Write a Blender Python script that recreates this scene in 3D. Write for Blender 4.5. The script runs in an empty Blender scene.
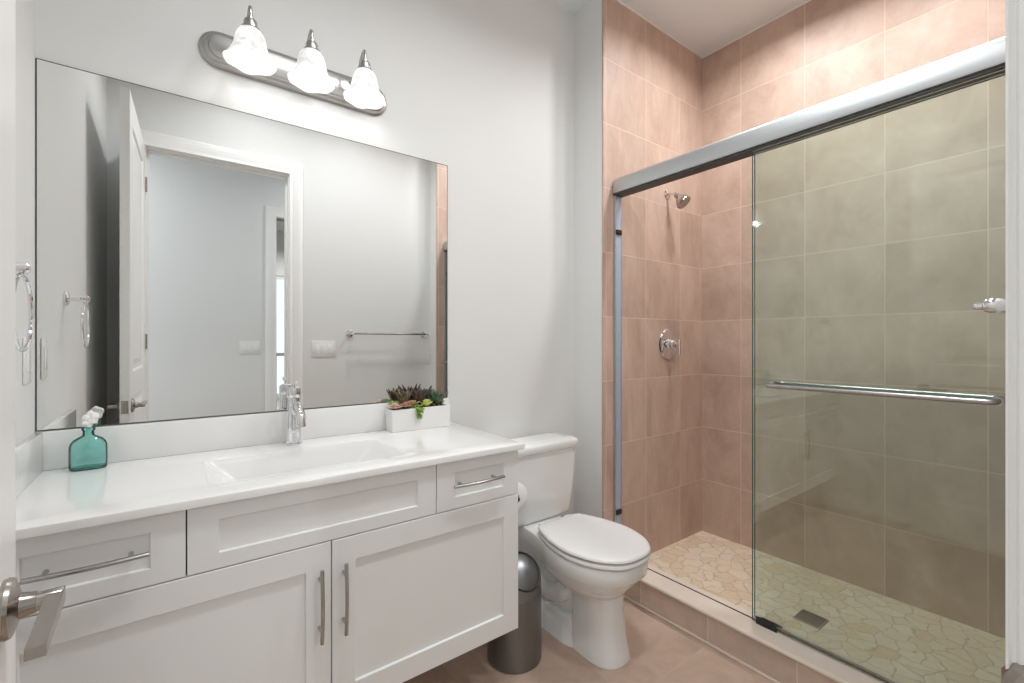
import bpy, bmesh, math, random
from mathutils import Vector, Matrix, noise
PI = math.pi
random.seed(7)
S = bpy.context.scene
C = S.collection
V = Vector

# ---------------------------------------------------------------- camera, world, exposure
CAM_H = 1.25
cam_data = bpy.data.cameras.new('camera')
cam = bpy.data.objects.new('camera', cam_data)
C.objects.link(cam)
cam.location = (0, 0, CAM_H)
cam.rotation_euler = (PI/2, 0, -math.radians(36.8))
cam_data.sensor_width = 36.0
cam_data.lens = 455.0/1024.0*36.0
cam_data.clip_start = 0.01
S.camera = cam

world = bpy.data.worlds.new('world'); S.world = world
world.use_nodes = True
wn = world.node_tree.nodes
wn['Background'].inputs[0].default_value = (0.90, 0.95, 1.0, 1)
wn['Background'].inputs[1].default_value = 1.3

S.view_settings.view_transform = 'Standard'
S.view_settings.look = 'None'
S.view_settings.exposure = 0.10
S.view_settings.gamma = 1
S.view_settings.use_curve_mapping = False
S.cycles.max_bounces = 16
S.cycles.diffuse_bounces = 10
S.cycles.glossy_bounces = 6
S.cycles.transparent_max_bounces = 16
S.cycles.caustics_reflective = True
S.cycles.blur_glossy = 0.6
S.cycles.caustics_refractive = False
S.cycles.use_denoising = True
S.cycles.sample_clamp_indirect = 3

P_SHADE = 0.42     # each vanity bulb
P_CEIL_FILL = 7.5      # added bathroom fill downlights
P_SHOWER = 9.0    # shower downlight, also scales the added second one
P_HALL_FILL = 10.0  # added hall fill downlights
P_FAR_FILL = 45.0  # added fill downlight over the stair railing

def disk_light(name, loc, power, r=0.08, col=(0.97, 0.99, 1.0), spread=154):
    d = bpy.data.lights.new(name, 'AREA'); d.shape = 'DISK'; d.size = 2*r
    d.energy = power; d.color = col; d.spread = math.radians(spread)
    o = bpy.data.objects.new(name, d); C.objects.link(o); o.location = loc
    return o

# ---------------------------------------------------------------- materials
def new_mat(name):
    m = bpy.data.materials.new(name); m.use_nodes = True
    nt = m.node_tree
    return m, nt, nt.nodes['Principled BSDF']

def N(nt, typ, **kw):
    n = nt.nodes.new(typ)
    for k, v in kw.items():
        setattr(n, k, v)
    return n

def mth(nt, op, a, b=None, c=None):
    n = nt.nodes.new('ShaderNodeMath'); n.operation = op
    for i, x in enumerate((a, b, c)):
        if x is None: continue
        if isinstance(x, (int, float)): n.inputs[i].default_value = x
        else: nt.links.new(x, n.inputs[i])
    return n.outputs[0]

def mixc(nt, fac, a, b, blend='MIX'):
    n = nt.nodes.new('ShaderNodeMix'); n.data_type = 'RGBA'; n.blend_type = blend
    for i, x in ((0, fac), (6, a), (7, b)):
        if isinstance(x, (int, float)): n.inputs[i].default_value = x
        elif isinstance(x, tuple): n.inputs[i].default_value = (*x, 1) if len(x) == 3 else x
        else: nt.links.new(x, n.inputs[i])
    return n.outputs[2]

def plain(name, col, rough=0.5, metal=0.0, noise_amt=0.03, noise_scale=6, bump=0.0, bump_scale=200, coat=0.0, spec=0.5):
    m, nt, b = new_mat(name)
    tc = N(nt, 'ShaderNodeTexCoord')
    nz = N(nt, 'ShaderNodeTexNoise'); nz.inputs['Scale'].default_value = noise_scale
    nt.links.new(tc.outputs['Object'], nz.inputs['Vector'])
    lo = tuple(c*(1-noise_amt) for c in col); hi = tuple(min(1, c*(1+noise_amt)) for c in col)
    nt.links.new(mixc(nt, nz.outputs[0], lo, hi), b.inputs['Base Color'])
    b.inputs['Roughness'].default_value = rough
    b.inputs['Metallic'].default_value = metal
    b.inputs['Coat Weight'].default_value = coat
    b.inputs['Coat Roughness'].default_value = 0.05
    b.inputs['Specular IOR Level'].default_value = spec
    if bump > 0:
        n2 = N(nt, 'ShaderNodeTexNoise'); n2.inputs['Scale'].default_value = bump_scale
        nt.links.new(tc.outputs['Object'], n2.inputs['Vector'])
        bp = N(nt, 'ShaderNodeBump'); bp.inputs['Strength'].default_value = bump; bp.inputs['Distance'].default_value = 0.001
        nt.links.new(n2.outputs[0], bp.inputs['Height']); nt.links.new(bp.outputs[0], b.inputs['Normal'])
    return m

def brushed(name, col, rough, scale=(300, 300, 4), amt=0.1):
    m, nt, b = new_mat(name)
    tc = N(nt, 'ShaderNodeTexCoord'); mp = N(nt, 'ShaderNodeMapping')
    mp.inputs['Scale'].default_value = scale
    nz = N(nt, 'ShaderNodeTexNoise'); nz.inputs['Scale'].default_value = 1.0
    nt.links.new(tc.outputs['Object'], mp.inputs[0]); nt.links.new(mp.outputs[0], nz.inputs['Vector'])
    nt.links.new(mixc(nt, nz.outputs[0], tuple(c*(1-amt) for c in col), tuple(min(1, c*(1+amt)) for c in col)), b.inputs['Base Color'])
    b.inputs['Metallic'].default_value = 1.0
    b.inputs['Roughness'].default_value = rough
    return m

def tile(name, ax, size, off, ramp, grout, gw=0.0035, rough=0.5, streak=(7, 7, 1.6), rnd=0.12, streak_rot=0.0):
    """square tiles on the two axes `ax`, joint lines through `off`, a stone-like streaked face"""
    m, nt, b = new_mat(name)
    tc = N(nt, 'ShaderNodeTexCoord'); sp = N(nt, 'ShaderNodeSeparateXYZ')
    nt.links.new(tc.outputs['Object'], sp.inputs[0])
    masks, ids = [], []
    for a, s_, o in zip(ax, size, off):
        v = mth(nt, 'DIVIDE', mth(nt, 'SUBTRACT', sp.outputs[a], o - 50*s_), s_)
        fr = mth(nt, 'FRACT', v); ids.append(mth(nt, 'FLOOR', v))
        d = mth(nt, 'MULTIPLY', mth(nt, 'MINIMUM', fr, mth(nt, 'SUBTRACT', 1.0, fr)), s_)
        masks.append(mth(nt, 'LESS_THAN', d, gw/2))
    gm = mth(nt, 'MAXIMUM', masks[0], masks[1])
    cb = N(nt, 'ShaderNodeCombineXYZ'); nt.links.new(ids[0], cb.inputs[0]); nt.links.new(ids[1], cb.inputs[1])
    wnz = N(nt, 'ShaderNodeTexWhiteNoise'); wnz.noise_dimensions = '3D'; nt.links.new(cb.outputs[0], wnz.inputs[0])
    mp = N(nt, 'ShaderNodeMapping'); mp.inputs['Scale'].default_value = streak
    mp.inputs['Rotation'].default_value = (streak_rot, streak_rot, 0)
    nt.links.new(tc.outputs['Object'], mp.inputs[0])
    vm = N(nt, 'ShaderNodeVectorMath'); vm.operation = 'MULTIPLY_ADD'
    nt.links.new(wnz.outputs['Color'], vm.inputs[0]); vm.inputs[1].default_value = (9, 9, 9); nt.links.new(mp.outputs[0], vm.inputs[2])
    n1 = N(nt, 'ShaderNodeTexNoise'); n1.inputs['Scale'].default_value = 1.0; n1.inputs['Detail'].default_value = 9
    n1.inputs['Roughness'].default_value = 0.7; n1.inputs['Distortion'].default_value = 0.35
    nt.links.new(vm.outputs[0], n1.inputs['Vector'])
    cr = N(nt, 'ShaderNodeValToRGB')
    els = cr.color_ramp.elements
    els[0].position = 0.3; els[0].color = (*ramp[0], 1)
    els[1].position = 0.72; els[1].color = (*ramp[-1], 1)
    for i, c in enumerate(ramp[1:-1]):
        e = els.new(0.3 + 0.42*(i+1)/(len(ramp)-1)); e.color = (*c, 1)
    nt.links.new(n1.outputs[0], cr.inputs[0])
    br = mth(nt, 'ADD', mth(nt, 'MULTIPLY', wnz.outputs['Value'], rnd), 1-rnd/2)
    hs = N(nt, 'ShaderNodeHueSaturation'); nt.links.new(cr.outputs[0], hs.inputs['Color']); nt.links.new(br, hs.inputs['Value'])
    nt.links.new(mixc(nt, gm, hs.outputs[0], grout), b.inputs['Base Color'])
    nt.links.new(mth(nt, 'ADD', mth(nt, 'MULTIPLY', gm, 0.4), rough), b.inputs['Roughness'])
    bp = N(nt, 'ShaderNodeBump'); bp.inputs['Strength'].default_value = 0.35; bp.inputs['Distance'].default_value = 0.002
    h = mth(nt, 'SUBTRACT', mth(nt, 'MULTIPLY', n1.outputs[0], 0.5), mth(nt, 'MULTIPLY', gm, 1.0))
    nt.links.new(h, bp.inputs['Height']); nt.links.new(bp.outputs[0], b.inputs['Normal'])
    return m

def pebble(name):
    m, nt, b = new_mat(name)
    tc = N(nt, 'ShaderNodeTexCoord')
    wz = N(nt, 'ShaderNodeTexNoise'); wz.inputs['Scale'].default_value = 14
    nt.links.new(tc.outputs['Object'], wz.inputs['Vector'])
    vm = N(nt, 'ShaderNodeVectorMath'); vm.operation = 'MULTIPLY_ADD'
    nt.links.new(wz.outputs['Color'], vm.inputs[0]); vm.inputs[1].default_value = (.075, .075, 0)
    nt.links.new(tc.outputs['Object'], vm.inputs[2])
    vo = N(nt, 'ShaderNodeTexVoronoi'); vo.voronoi_dimensions = '2D'; vo.feature = 'F1'; vo.inputs['Scale'].default_value = 14.5
    ve = N(nt, 'ShaderNodeTexVoronoi'); ve.voronoi_dimensions = '2D'; ve.feature = 'DISTANCE_TO_EDGE'; ve.inputs['Scale'].default_value = 14.5
    nt.links.new(vm.outputs[0], vo.inputs['Vector']); nt.links.new(vm.outputs[0], ve.inputs['Vector'])
    g = N(nt, 'ShaderNodeMapRange'); g.inputs['From Min'].default_value = 0.02; g.inputs['From Max'].default_value = 0.055
    nt.links.new(ve.outputs['Distance'], g.inputs['Value'])
    sp = N(nt, 'ShaderNodeSeparateColor'); nt.links.new(vo.outputs['Color'], sp.inputs[0])
    cr = N(nt, 'ShaderNodeValToRGB'); cr.color_ramp.interpolation = 'LINEAR'
    els = cr.color_ramp.elements
    els[0].position = 0; els[0].color = (0.70, 0.58, 0.44, 1)
    els[1].position = 1; els[1].color = (0.80, 0.70, 0.57, 1)
    for p, c in ((.12, (.68, .50, .32)), (.25, (.76, .64, .49)), (.5, (.80, .70, .58)), (.7, (.76, .62, .46)), (.85, (.72, .57, .41))):
        e = els.new(p); e.color = (*c, 1)
    nt.links.new(sp.outputs[0], cr.inputs[0])
    nz = N(nt, 'ShaderNodeTexNoise'); nz.inputs['Scale'].default_value = 45; nz.inputs['Detail'].default_value = 5
    nt.links.new(tc.outputs['Object'], nz.inputs['Vector'])
    stone = mixc(nt, 0.35, cr.outputs[0], mixc(nt, nz.outputs[0], (.45, .30, .18), (.88, .79, .66)))
    nt.links.new(mixc(nt, g.outputs[0], (.52, .43, .35), stone), b.inputs['Base Color'])
    b.inputs['Roughness'].default_value = 0.45
    bp = N(nt, 'ShaderNodeBump'); bp.inputs['Strength'].default_value = 0.4; bp.inputs['Distance'].default_value = 0.003
    nt.links.new(g.outputs[0], bp.inputs['Height']); nt.links.new(bp.outputs[0], b.inputs['Normal'])
    return m

def sheet_glass(name, tint, ior=1.5, extra=0.0):
    """thin architectural glass: tinted straight-through light plus a fresnel mirror reflection"""
    m, nt, b = new_mat(name)
    nt.nodes.remove(b)
    out = nt.nodes['Material Output']
    tr = N(nt, 'ShaderNodeBsdfTransparent'); gl = N(nt, 'ShaderNodeBsdfGlossy'); gl.inputs['Roughness'].default_value = 0.0
    nz = N(nt, 'ShaderNodeTexNoise'); nz.inputs['Scale'].default_value = 3
    tc = N(nt, 'ShaderNodeTexCoord'); nt.links.new(tc.outputs['Object'], nz.inputs['Vector'])
    nt.links.new(mixc(nt, nz.outputs[0], tuple(c*.985 for c in tint), tint), tr.inputs['Color'])
    fr = N(nt, 'ShaderNodeFresnel'); fr.inputs['IOR'].default_value = ior
    f = mth(nt, 'ADD', fr.outputs[0], extra)
    mx = N(nt, 'ShaderNodeMixShader')
    nt.links.new(f, mx.inputs[0]); nt.links.new(tr.outputs[0], mx.inputs[1]); nt.links.new(gl.outputs[0], mx.inputs[2])
    nt.links.new(mx.outputs[0], out.inputs['Surface'])
    return m

def lamp_mat(name, col, strength, swirl=False):
    m, nt, b = new_mat(name)
    b.inputs['Base Color'].default_value = (.5, .5, .5, 1)
    b.inputs['Roughness'].default_value = .3
    b.inputs['Emission Color'].default_value = (*col, 1)
    b.inputs['Emission Strength'].default_value = strength
    if swirl:
        tc = N(nt, 'ShaderNodeTexCoord')
        nz = N(nt, 'ShaderNodeTexNoise'); nz.inputs['Scale'].default_value = 16; nz.inputs['Distortion'].default_value = 3.0
        nt.links.new(tc.outputs['Object'], nz.inputs['Vector'])
        mr = N(nt, 'ShaderNodeMapRange'); mr.inputs['From Min'].default_value = .35; mr.inputs['From Max'].default_value = .62
        mr.inputs['To Min'].default_value = strength*.55; mr.inputs['To Max'].default_value = strength*1.15
        nt.links.new(nz.outputs[0], mr.inputs['Value']); nt.links.new(mr.outputs[0], b.inputs['Emission Strength'])
    return m

M = {}
M['wall'] = plain('wall_paint', (.735, .742, .735), .55, bump=.15, bump_scale=120, noise_amt=.01)
M['ceiling'] = plain('ceiling_paint', (.76, .80, .82), .8, bump=.5, bump_scale=90, noise_amt=.02)
M['trimpaint'] = plain('trim_paint', (.84, .84, .83), .3, noise_amt=.01)
M['cabinet'] = plain('cabinet_paint', (.83, .84, .84), .35, noise_amt=.01)
M['cab_in'] = plain('cabinet_gap', (.10, .10, .10), .8)
M['counter'] = plain('cultured_marble', (.82, .82, .815), .12, noise_amt=.012, noise_scale=3, coat=.3)
M['porcelain'] = plain('porcelain', (.87, .885, .885), .08, noise_amt=.006, coat=.5)
M['seatplastic'] = plain('seat_plastic', (.84, .84, .83), .16, noise_amt=.006)
M['chrome'] = plain('chrome', (.82, .83, .85), .06, 1.0, noise_amt=.01)
M['nickel'] = brushed('satin_nickel', (.42, .385, .355), .24)
M['nickel_lt'] = brushed('brushed_nickel', (.50, .49, .48), .3, scale=(8, 300, 300))
M['handle'] = brushed('handle_nickel', (.46, .45, .43), .25, scale=(60, 60, 60))
M['alu'] = brushed('header_aluminium', (.56, .58, .595), .5, scale=(200, 2, 200), amt=.04)
M['steel'] = brushed('bin_steel', (.265, .275, .285), .36, scale=(30, 30, 4), amt=.12)
M['black'] = plain('black_rubber', (.015, .015, .016), .45)
M['shadowdark'] = plain('shadow_dark', (.05, .05, .045), .5)  # near-black standing for shadow under the header and along the sill
M['mirror'] = plain('mirror_silver', (.86, .865, .86), 0.0, 1.0, noise_amt=.0)
M['mirror_edge'] = plain('mirror_edge', (.10, .11, .11), .3)
M['glass'] = sheet_glass('shower_glass', (.942, .994, .976), 1.48, .010)
M['glass_edge'] = plain('glass_edge', (.10, .22, .18), .1)
M['window_glass'] = sheet_glass('window_pane', (.97, .98, .98), 1.45)
M['teal'] = sheet_glass('teal_glass', (.67, .95, .925), 1.5, .03)
M['teal_thick'] = sheet_glass('teal_glass_thick', (.42, .82, .78), 1.5, .05)
M['coral'] = plain('white_stopper', (.88, .85, .83), .6, bump=.5, bump_scale=150)
M['paper'] = plain('tissue_paper', (.88, .88, .87), .9, bump=.3, bump_scale=300)
M['planter'] = plain('white_ceramic', (.84, .84, .83), .45, bump=.2, bump_scale=150)
M['soil'] = plain('soil', (.06, .045, .03), .95, noise_amt=.4, noise_scale=120)
M['plate'] = plain('switch_plastic', (.80, .80, .79), .3)
M['rocker'] = plain('rocker_plastic', (.86, .86, .85), .25)
M['caulk'] = plain('white_caulk', (.82, .80, .78), .5)
M['blue_reflection'] = plain('channel_reflection', (.42, .54, .70), .2, .25, noise_amt=.02)  # metal channel coloured blue to stand for reflected window daylight
M['bulb'] = lamp_mat('bulb_glow', (1, .97, .93), 9)
M['shade'] = lamp_mat('alabaster_glass', (1, .985, .965), .62, True)
M['lens'] = lamp_mat('downlight_lens', (1, .97, .93), 5)
M['wood'] = plain('hall_wood', (.34, .24, .16), .4, noise_amt=.2, noise_scale=4)
TR = [(.43, .30, .235), (.50, .36, .29), (.56, .415, .34), (.63, .485, .41)]
GR = (.70, .55, .46)
M['tile_end'] = tile('shower_tile_end', (0, 2), (.329, .3333), (2.125, .045), TR, GR, streak=(8, 8, 2.6), streak_rot=.35)
M['tile_back'] = tile('shower_tile_back', (1, 2), (.339, .3333), (1.343, .045), TR, GR, streak=(11, 5, 4), streak_rot=.5)
M['tile_floor'] = tile('floor_tile', (0, 1), (.45, .45), (1.29, 1.02), [(.40, .29, .225), (.47, .345, .27), (.53, .39, .31), (.60, .45, .37)], (.55, .425, .345), gw=.003, streak=(4, 4, 4))
M['tile_curb'] = tile('curb_tile', (1, 2), (.335, .5), (1.02, -.3), [(.48, .38, .31), (.58, .46, .38), (.67, .54, .45)], (.74, .62, .53), gw=.004, streak=(5, 5, 5))
M['curb_cap'] = plain('curb_cap_stone', (.70, .61, .53), .25, noise_amt=.12, noise_scale=5)
M['pebble'] = pebble('pebble_mosaic')

# ---------------------------------------------------------------- mesh helpers
def fin(name, bm, mat, parent=None, smooth=True, ang=32, loc=None):
    bmesh.ops.remove_doubles(bm, verts=bm.verts, dist=1e-6)
    bmesh.ops.recalc_face_normals(bm, faces=bm.faces)
    if smooth:
        for f in bm.faces: f.smooth = True
        for e in bm.edges:
            if len(e.link_faces) == 2 and e.calc_face_angle(0) > math.radians(ang): e.smooth = False
    me = bpy.data.meshes.new(name)
    bm.to_mesh(me); bm.free()
    for mm in (mat if isinstance(mat, (list, tuple)) else [mat]): me.materials.append(mm)
    o = bpy.data.objects.new(name, me); C.objects.link(o)
    if loc: o.location = loc
    if parent:
        o.parent = parent
        if not loc: o.matrix_parent_inverse = Matrix.Translation(-parent.location) if parent.type == 'EMPTY' and parent.get('shift') else Matrix()
    return o

def thing(name, label, cat, loc, group=None):
    """an Empty at the thing's base; its parts are meshed in world coordinates"""
    o = bpy.data.objects.new(name, None); C.objects.link(o)
    o.location = loc; o.empty_display_size = .05
    o['label'] = label; o['category'] = cat
    if group: o['group'] = group
    return o

def part(name, bm, mat, parent, **kw):
    """mesh given in world coordinates, moved into the parent's frame"""
    base = parent; off = V((0, 0, 0))
    while base is not None:
        off += base.location; base = base.parent
    bmesh.ops.translate(bm, verts=bm.verts, vec=-off)
    return fin(name, bm, mat, parent, **kw)

def struct(name, bm, mat, parent=None, **kw):
    o = fin(name, bm, mat, parent, **kw)
    if parent is None: o['kind'] = 'structure'
    return o

def box(bm, x0, x1, y0, y1, z0, z1, bev=0.0, seg=2, mi=0):
    vs = [bm.verts.new(p) for p in ((x0,y0,z0),(x1,y0,z0),(x1,y1,z0),(x0,y1,z0),(x0,y0,z1),(x1,y0,z1),(x1,y1,z1),(x0,y1,z1))]
    fs = [bm.faces.new([vs[i] for i in q]) for q in ((0,3,2,1),(4,5,6,7),(0,1,5,4),(1,2,6,5),(2,3,7,6),(3,0,4,7))]
    for f in fs: f.material_index = mi
    if bev > 0:
        es = list({e for f in fs for e in f.edges})
        bmesh.ops.bevel(bm, geom=es, offset=bev, segments=seg, affect='EDGES', profile=.5)
    return bm

def B(*a, **k):
    return box(bmesh.new(), *a, **k)

def loft(bm, rings, cap0=True, cap1=True, closed=True, mi=0):
    R = [[bm.verts.new(p) for p in r] for r in rings]
    n = len(R[0])
    for a, b in zip(R, R[1:]):
        for i in range(n if closed else n-1):
            j = (i+1) % n
            f = bm.faces.new((a[i], a[j], b[j], b[i])); f.material_index = mi
    if cap0: f = bm.faces.new(R[0][::-1]); f.material_index = mi
    if cap1: f = bm.faces.new(R[-1]); f.material_index = mi
    return R

def lathe(bm, prof, c=(0,0,0), axis='Z', n=32, cap0=True, cap1=True, mi=0):
    """prof = [(radius, height)], spun round the axis through c"""
    rings = []
    for r, h in prof:
        ring = []
        for i in range(n):
            a = 2*PI*i/n
            x, y = r*math.cos(a), r*math.sin(a)
            p = {'Z': (x, y, h), 'Y': (x, h, y), 'X': (h, x, y)}[axis]
            ring.append((p[0]+c[0], p[1]+c[1], p[2]+c[2]))
        rings.append(ring)
    return loft(bm, rings, cap0, cap1, mi=mi)

def tube(bm, pts, r, n=12, closed=False, caps=True, flat=None):
    """round (or flat=(w,h) elliptical) tube along points; r may be a list"""
    pts = [V(p) for p in pts]; m = len(pts)
    rs = r if isinstance(r, (list, tuple)) else [r]*m
    rings = []; up = None
    for i in range(m):
        if closed: t = (pts[(i+1) % m]-pts[i-1]).normalized()
        else: t = (pts[min(i+1, m-1)]-pts[max(i-1, 0)]).normalized()
        if up is None:
            up = V((0, 0, 1)) if abs(t.z) < .9 else V((1, 0, 0))
        u = (up - t*up.dot(t)).normalized(); w = t.cross(u); up = u
        fw, fh = flat if flat else (1, 1)
        rings.append([tuple(pts[i] + u*(math.cos(2*PI*k/n)*rs[i]*fh) + w*(math.sin(2*PI*k/n)*rs[i]*fw)) for k in range(n)])
    if closed:
        rings.append(rings[0])
        return loft(bm, rings, False, False)
    return loft(bm, rings, caps, caps)

def rrect(cx, cy, hx, hy, r, k=6):
    pts = []
    for (sx, sy, a0) in ((1, 1, 0), (-1, 1, PI/2), (-1, -1, PI), (1, -1, 3*PI/2)):
        for i in range(k+1):
            a = a0 + PI/2*i/k
            pts.append((cx+sx*(hx-r)+r*math.cos(a), cy+sy*(hy-r)+r*math.sin(a)))
    return pts

def prism(bm, poly, lo, hi, axis='Y', mi=0):
    """extrude a 2-D polygon; axis is the direction of extrusion"""
    def p3(a, b, h): return {'Y': (a, h, b), 'X': (h, a, b), 'Z': (a, b, h)}[axis]
    return loft(bm, [[p3(a, b, lo) for a, b in poly], [p3(a, b, hi) for a, b in poly]], mi=mi)

def spline(pts, n):
    """Catmull-Rom through pts, n samples per span"""
    P = [V(p) for p in pts]; out = []
    for i in range(len(P)-1):
        p0 = P[max(i-1, 0)]; p1 = P[i]; p2 = P[i+1]; p3 = P[min(i+2, len(P)-1)]
        for k in range(n):
            t = k/n
            out.append(.5*((2*p1)+(p2-p0)*t+(2*p0-5*p1+4*p2-p3)*t*t+(3*p1-p0-3*p2+p3)*t**3))
    out.append(P[-1]); return out

# ================================================================ ROOM
D = 1.80          # vanity wall
XL = -.302        # left wall
XR = 1.772        # stub wall / curb face
XB = 2.694        # shower back wall
YE, YN = 1.59, .16  # shower end walls
CZ = 3.05
DH = 2.43         # door opening height
struct('floor', B(XL-.1, XR+.01, -.07, D+.1, -.1, 0), M['tile_floor'], smooth=False)
struct('ceiling', B(XL-.1, XB+.1, -.07, D+.1, CZ, CZ+.08), M['ceiling'], smooth=False)
struct('wall_back', B(XL-.1, XR, D, D+.1, 0, CZ), M['wall'], smooth=False)
struct('wall_left', B(XL-.1, XL, -.07, D, 0, CZ), M['wall'], smooth=False)
bm = B(XR, XB+.1, YE+.01, D+.1, 0, CZ)
struct('wall_right', bm, M['wall'], smooth=False)
bm = bmesh.new()
OX0, OX1 = -.140, .678       # rough opening
box(bm, XL-.1, OX0, -.07, .05, 0, CZ)
box(bm, OX1, XR, -.07, .05, 0, CZ)
box(bm, OX0, OX1, -.07, .05, DH+.015, CZ)
box(bm, XR, XB+.1, -.07, YN-.01, 0, CZ)
struct('wall_front', bm, M['wall'], smooth=False)
struct('wall_shower_end', B(XR+.004, XB, YE, YE+.01, 0.0, CZ), M['tile_end'], smooth=False)
struct('wall_shower_back', B(XB, XB+.1, YN-.01, YE+.01, 0.0, CZ), M['tile_back'], smooth=False)
struct('wall_shower_near', B(XR+.004, XB, YN-.01, YN, 0.0, CZ), M['tile_end'], smooth=False)
struct('floor_shower', B(1.900, XB, YN, YE, 0.0, .05), M['pebble'], smooth=False)
bm = B(XR, 1.900, YN, YE, 0, .117)
struct('floor_curb', bm, M['tile_curb'], smooth=False)
bm = bmesh.new()
capp = [(1.908, .117), (1.908, .137)] + [(1.772+.010*math.cos(a), .127+.010*math.sin(a)) for a in [PI/2+PI*i/8 for i in range(9)]]
prism(bm, capp, YN, YE)
struct('trim_1', bm, M['curb_cap'])
# floor-tile base strip at the curb foot
struct('trim_2', B(XR-.008, XR, YN-.05, YE+.2, 0, .012, bev=.003), M['curb_cap'])
bm = bmesh.new()
box(bm, XR+.004, XB, YE-.006, YE, CZ-.007, CZ)
box(bm, XB-.006, XB, YN, YE-.006, CZ-.007, CZ)
struct('trim_3', bm, M['caulk'], smooth=False)
# painted corner bead at the stub wall's edge
# baseboards
bbp = [(0, 0), (.013, 0), (.013, .085), (.009, .098), (0, .102)]
bm = bmesh.new(); prism(bm, [(D-a, b) for a, b in bbp], XL, XR, axis='X')
struct('baseboard_back', bm, M['trimpaint'])
bm = bmesh.new(); prism(bm, [(XR-a, b) for a, b in bbp], YE+.005, D-.014, axis='Y')
struct('baseboard_right', bm, M['trimpaint'])
bm = bmesh.new(); prism(bm, [(XL+a, b) for a, b in bbp], .05, D-.014, axis='Y')
struct('baseboard_left', bm, M['trimpaint'])
bm = bmesh.new(); prism(bm, [(.05+a, b) for a, b in bbp], .766, XR, axis='X')
struct('baseboard_front', bm, M['trimpaint'])

# door casing and jambs
JX0, JX1 = -.124, .663
def casing_prof(n=1):
    # distance from the opening, projection off the wall
    return [(0, 0), (0, .009), (.0035, .0115), (.0035, .0145), (0.0, .0165), (.002, .019), (.012, .019), (.02, .016), (.03, .018), (.055, .0205), (.075, .021), (.085, .018), (.09, .013), (.09, 0)]
def casing(bm, y, sgn, x0, x1, zt):
    """mitred casing round an opening, on the wall face y, projecting along sgn"""
    pr = casing_prof()
    path = [('L', 0), ('L', 1), ('R', 1), ('R', 0)]
    rings = []
    for side, top in path:
        r = []
        for d, p in pr:
            x = x0-.005-d if side == 'L' else x1+.005+d
            z = (zt+.005+d) if top else 0.0
            r.append((x, y+sgn*p, z))
        rings.append(r)
    loft(bm, rings)
bm = bmesh.new(); casing(bm, .05, 1, JX0, JX1, DH); casing(bm, -.07, -1, JX0, JX1, DH)
struct('trim_4', bm, M['trimpaint'], ang=25)
bm = bmesh.new()
box(bm, OX0, JX0, -.07, .05, 0, DH); box(bm, JX1, OX1, -.07, .05, 0, DH); box(bm, OX0, OX1, -.07, .05, DH, DH+.015)
box(bm, JX0, JX0+.011, -.03, .008, 0, DH-.011); box(bm, JX1-.011, JX1, -.03, .008, 0, DH-.011); box(bm, JX0, JX1, -.03, .008, DH-.011, DH)
tr = struct('trim_5', bm, M['trimpaint'], smooth=False)
# strike plate on the latch jamb, curled lip into the room
bm = bmesh.new()
pr = [(JX1-.0015, .018), (JX1-.0015, .050), (JX1-.001, .060), (JX1+.004, .067), (JX1+.0125, .0705), (JX1+.0125, .0725), (JX1+.003, .0695), (JX1-.003, .0615), (JX1-.0035, .050), (JX1-.0035, .018)]
ring_lo = []; R = []
for z, s in ((.872, .25), (.876, .7), (.886, 1), (.918, 1), (.930, .7), (.935, .25)):
    R.append([(a, .018+(b-.018)*(.55+.45*s), z) for a, b in pr])
loft(bm, R)
o = struct('strike_plate', bm, M['nickel'], parent=tr)

# ---------------------------------------------------------------- door leaf, opened against the left wall
hinge = V((-.128, .056, 0)); free = V((-.156, .826, 0))
dv = free-hinge; W = dv.length
dr = bpy.data.objects.new('door_1', None)
bm = bmesh.new()
T = .036
Z0, Z1 = .008, DH-.003
# slab made of stiles, rails and sunk raised-panels; local x along width, y = thickness (0 = face to the room)
def panel_frame(bm, x0, x1, z0, z1, yf, yb, sunk=.008, mol=.022):
    for (yy, s) in ((yf, 1), (yb, -1)):
        a = [(x0, yy, z0), (x1, yy, z0), (x1, yy, z1), (x0, yy, z1)]
        def ins(d, dep): return [(x0+d, yy+s*dep, z0+d), (x1-d, yy+s*dep, z0+d), (x1-d, yy+s*dep, z1-d), (x0+d, yy+s*dep, z1-d)]
        rings = [a, ins(.006, .002), ins(.012, sunk), ins(mol+.014, sunk), ins(mol+.04, .002)]
        loft(bm, rings, cap0=False, cap1=True)
ST = .115
rails = [(Z0, Z0+.22), (.98, 1.10), (Z1-.12, Z1)]
box(bm, 0, ST, 0, T, Z0, Z1); box(bm, W-ST, W, 0, T, Z0, Z1)
for a, b in rails: box(bm, ST, W-ST, 0, T, a, b)
for a, b in ((rails[0][1], rails[1][0]), (rails[1][1], rails[2][0])):
    panel_frame(bm, ST, W-ST, a, b, 0, T)
me_door = fin('door_1', bm, M['trimpaint'], smooth=False)
me_door['kind'] = 'structure'
ang = math.atan2(dv.y, dv.x)
me_door.location = hinge; me_door.rotation_euler = (0, 0, ang)
bpy.data.objects.remove(dr)
door = me_door
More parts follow.
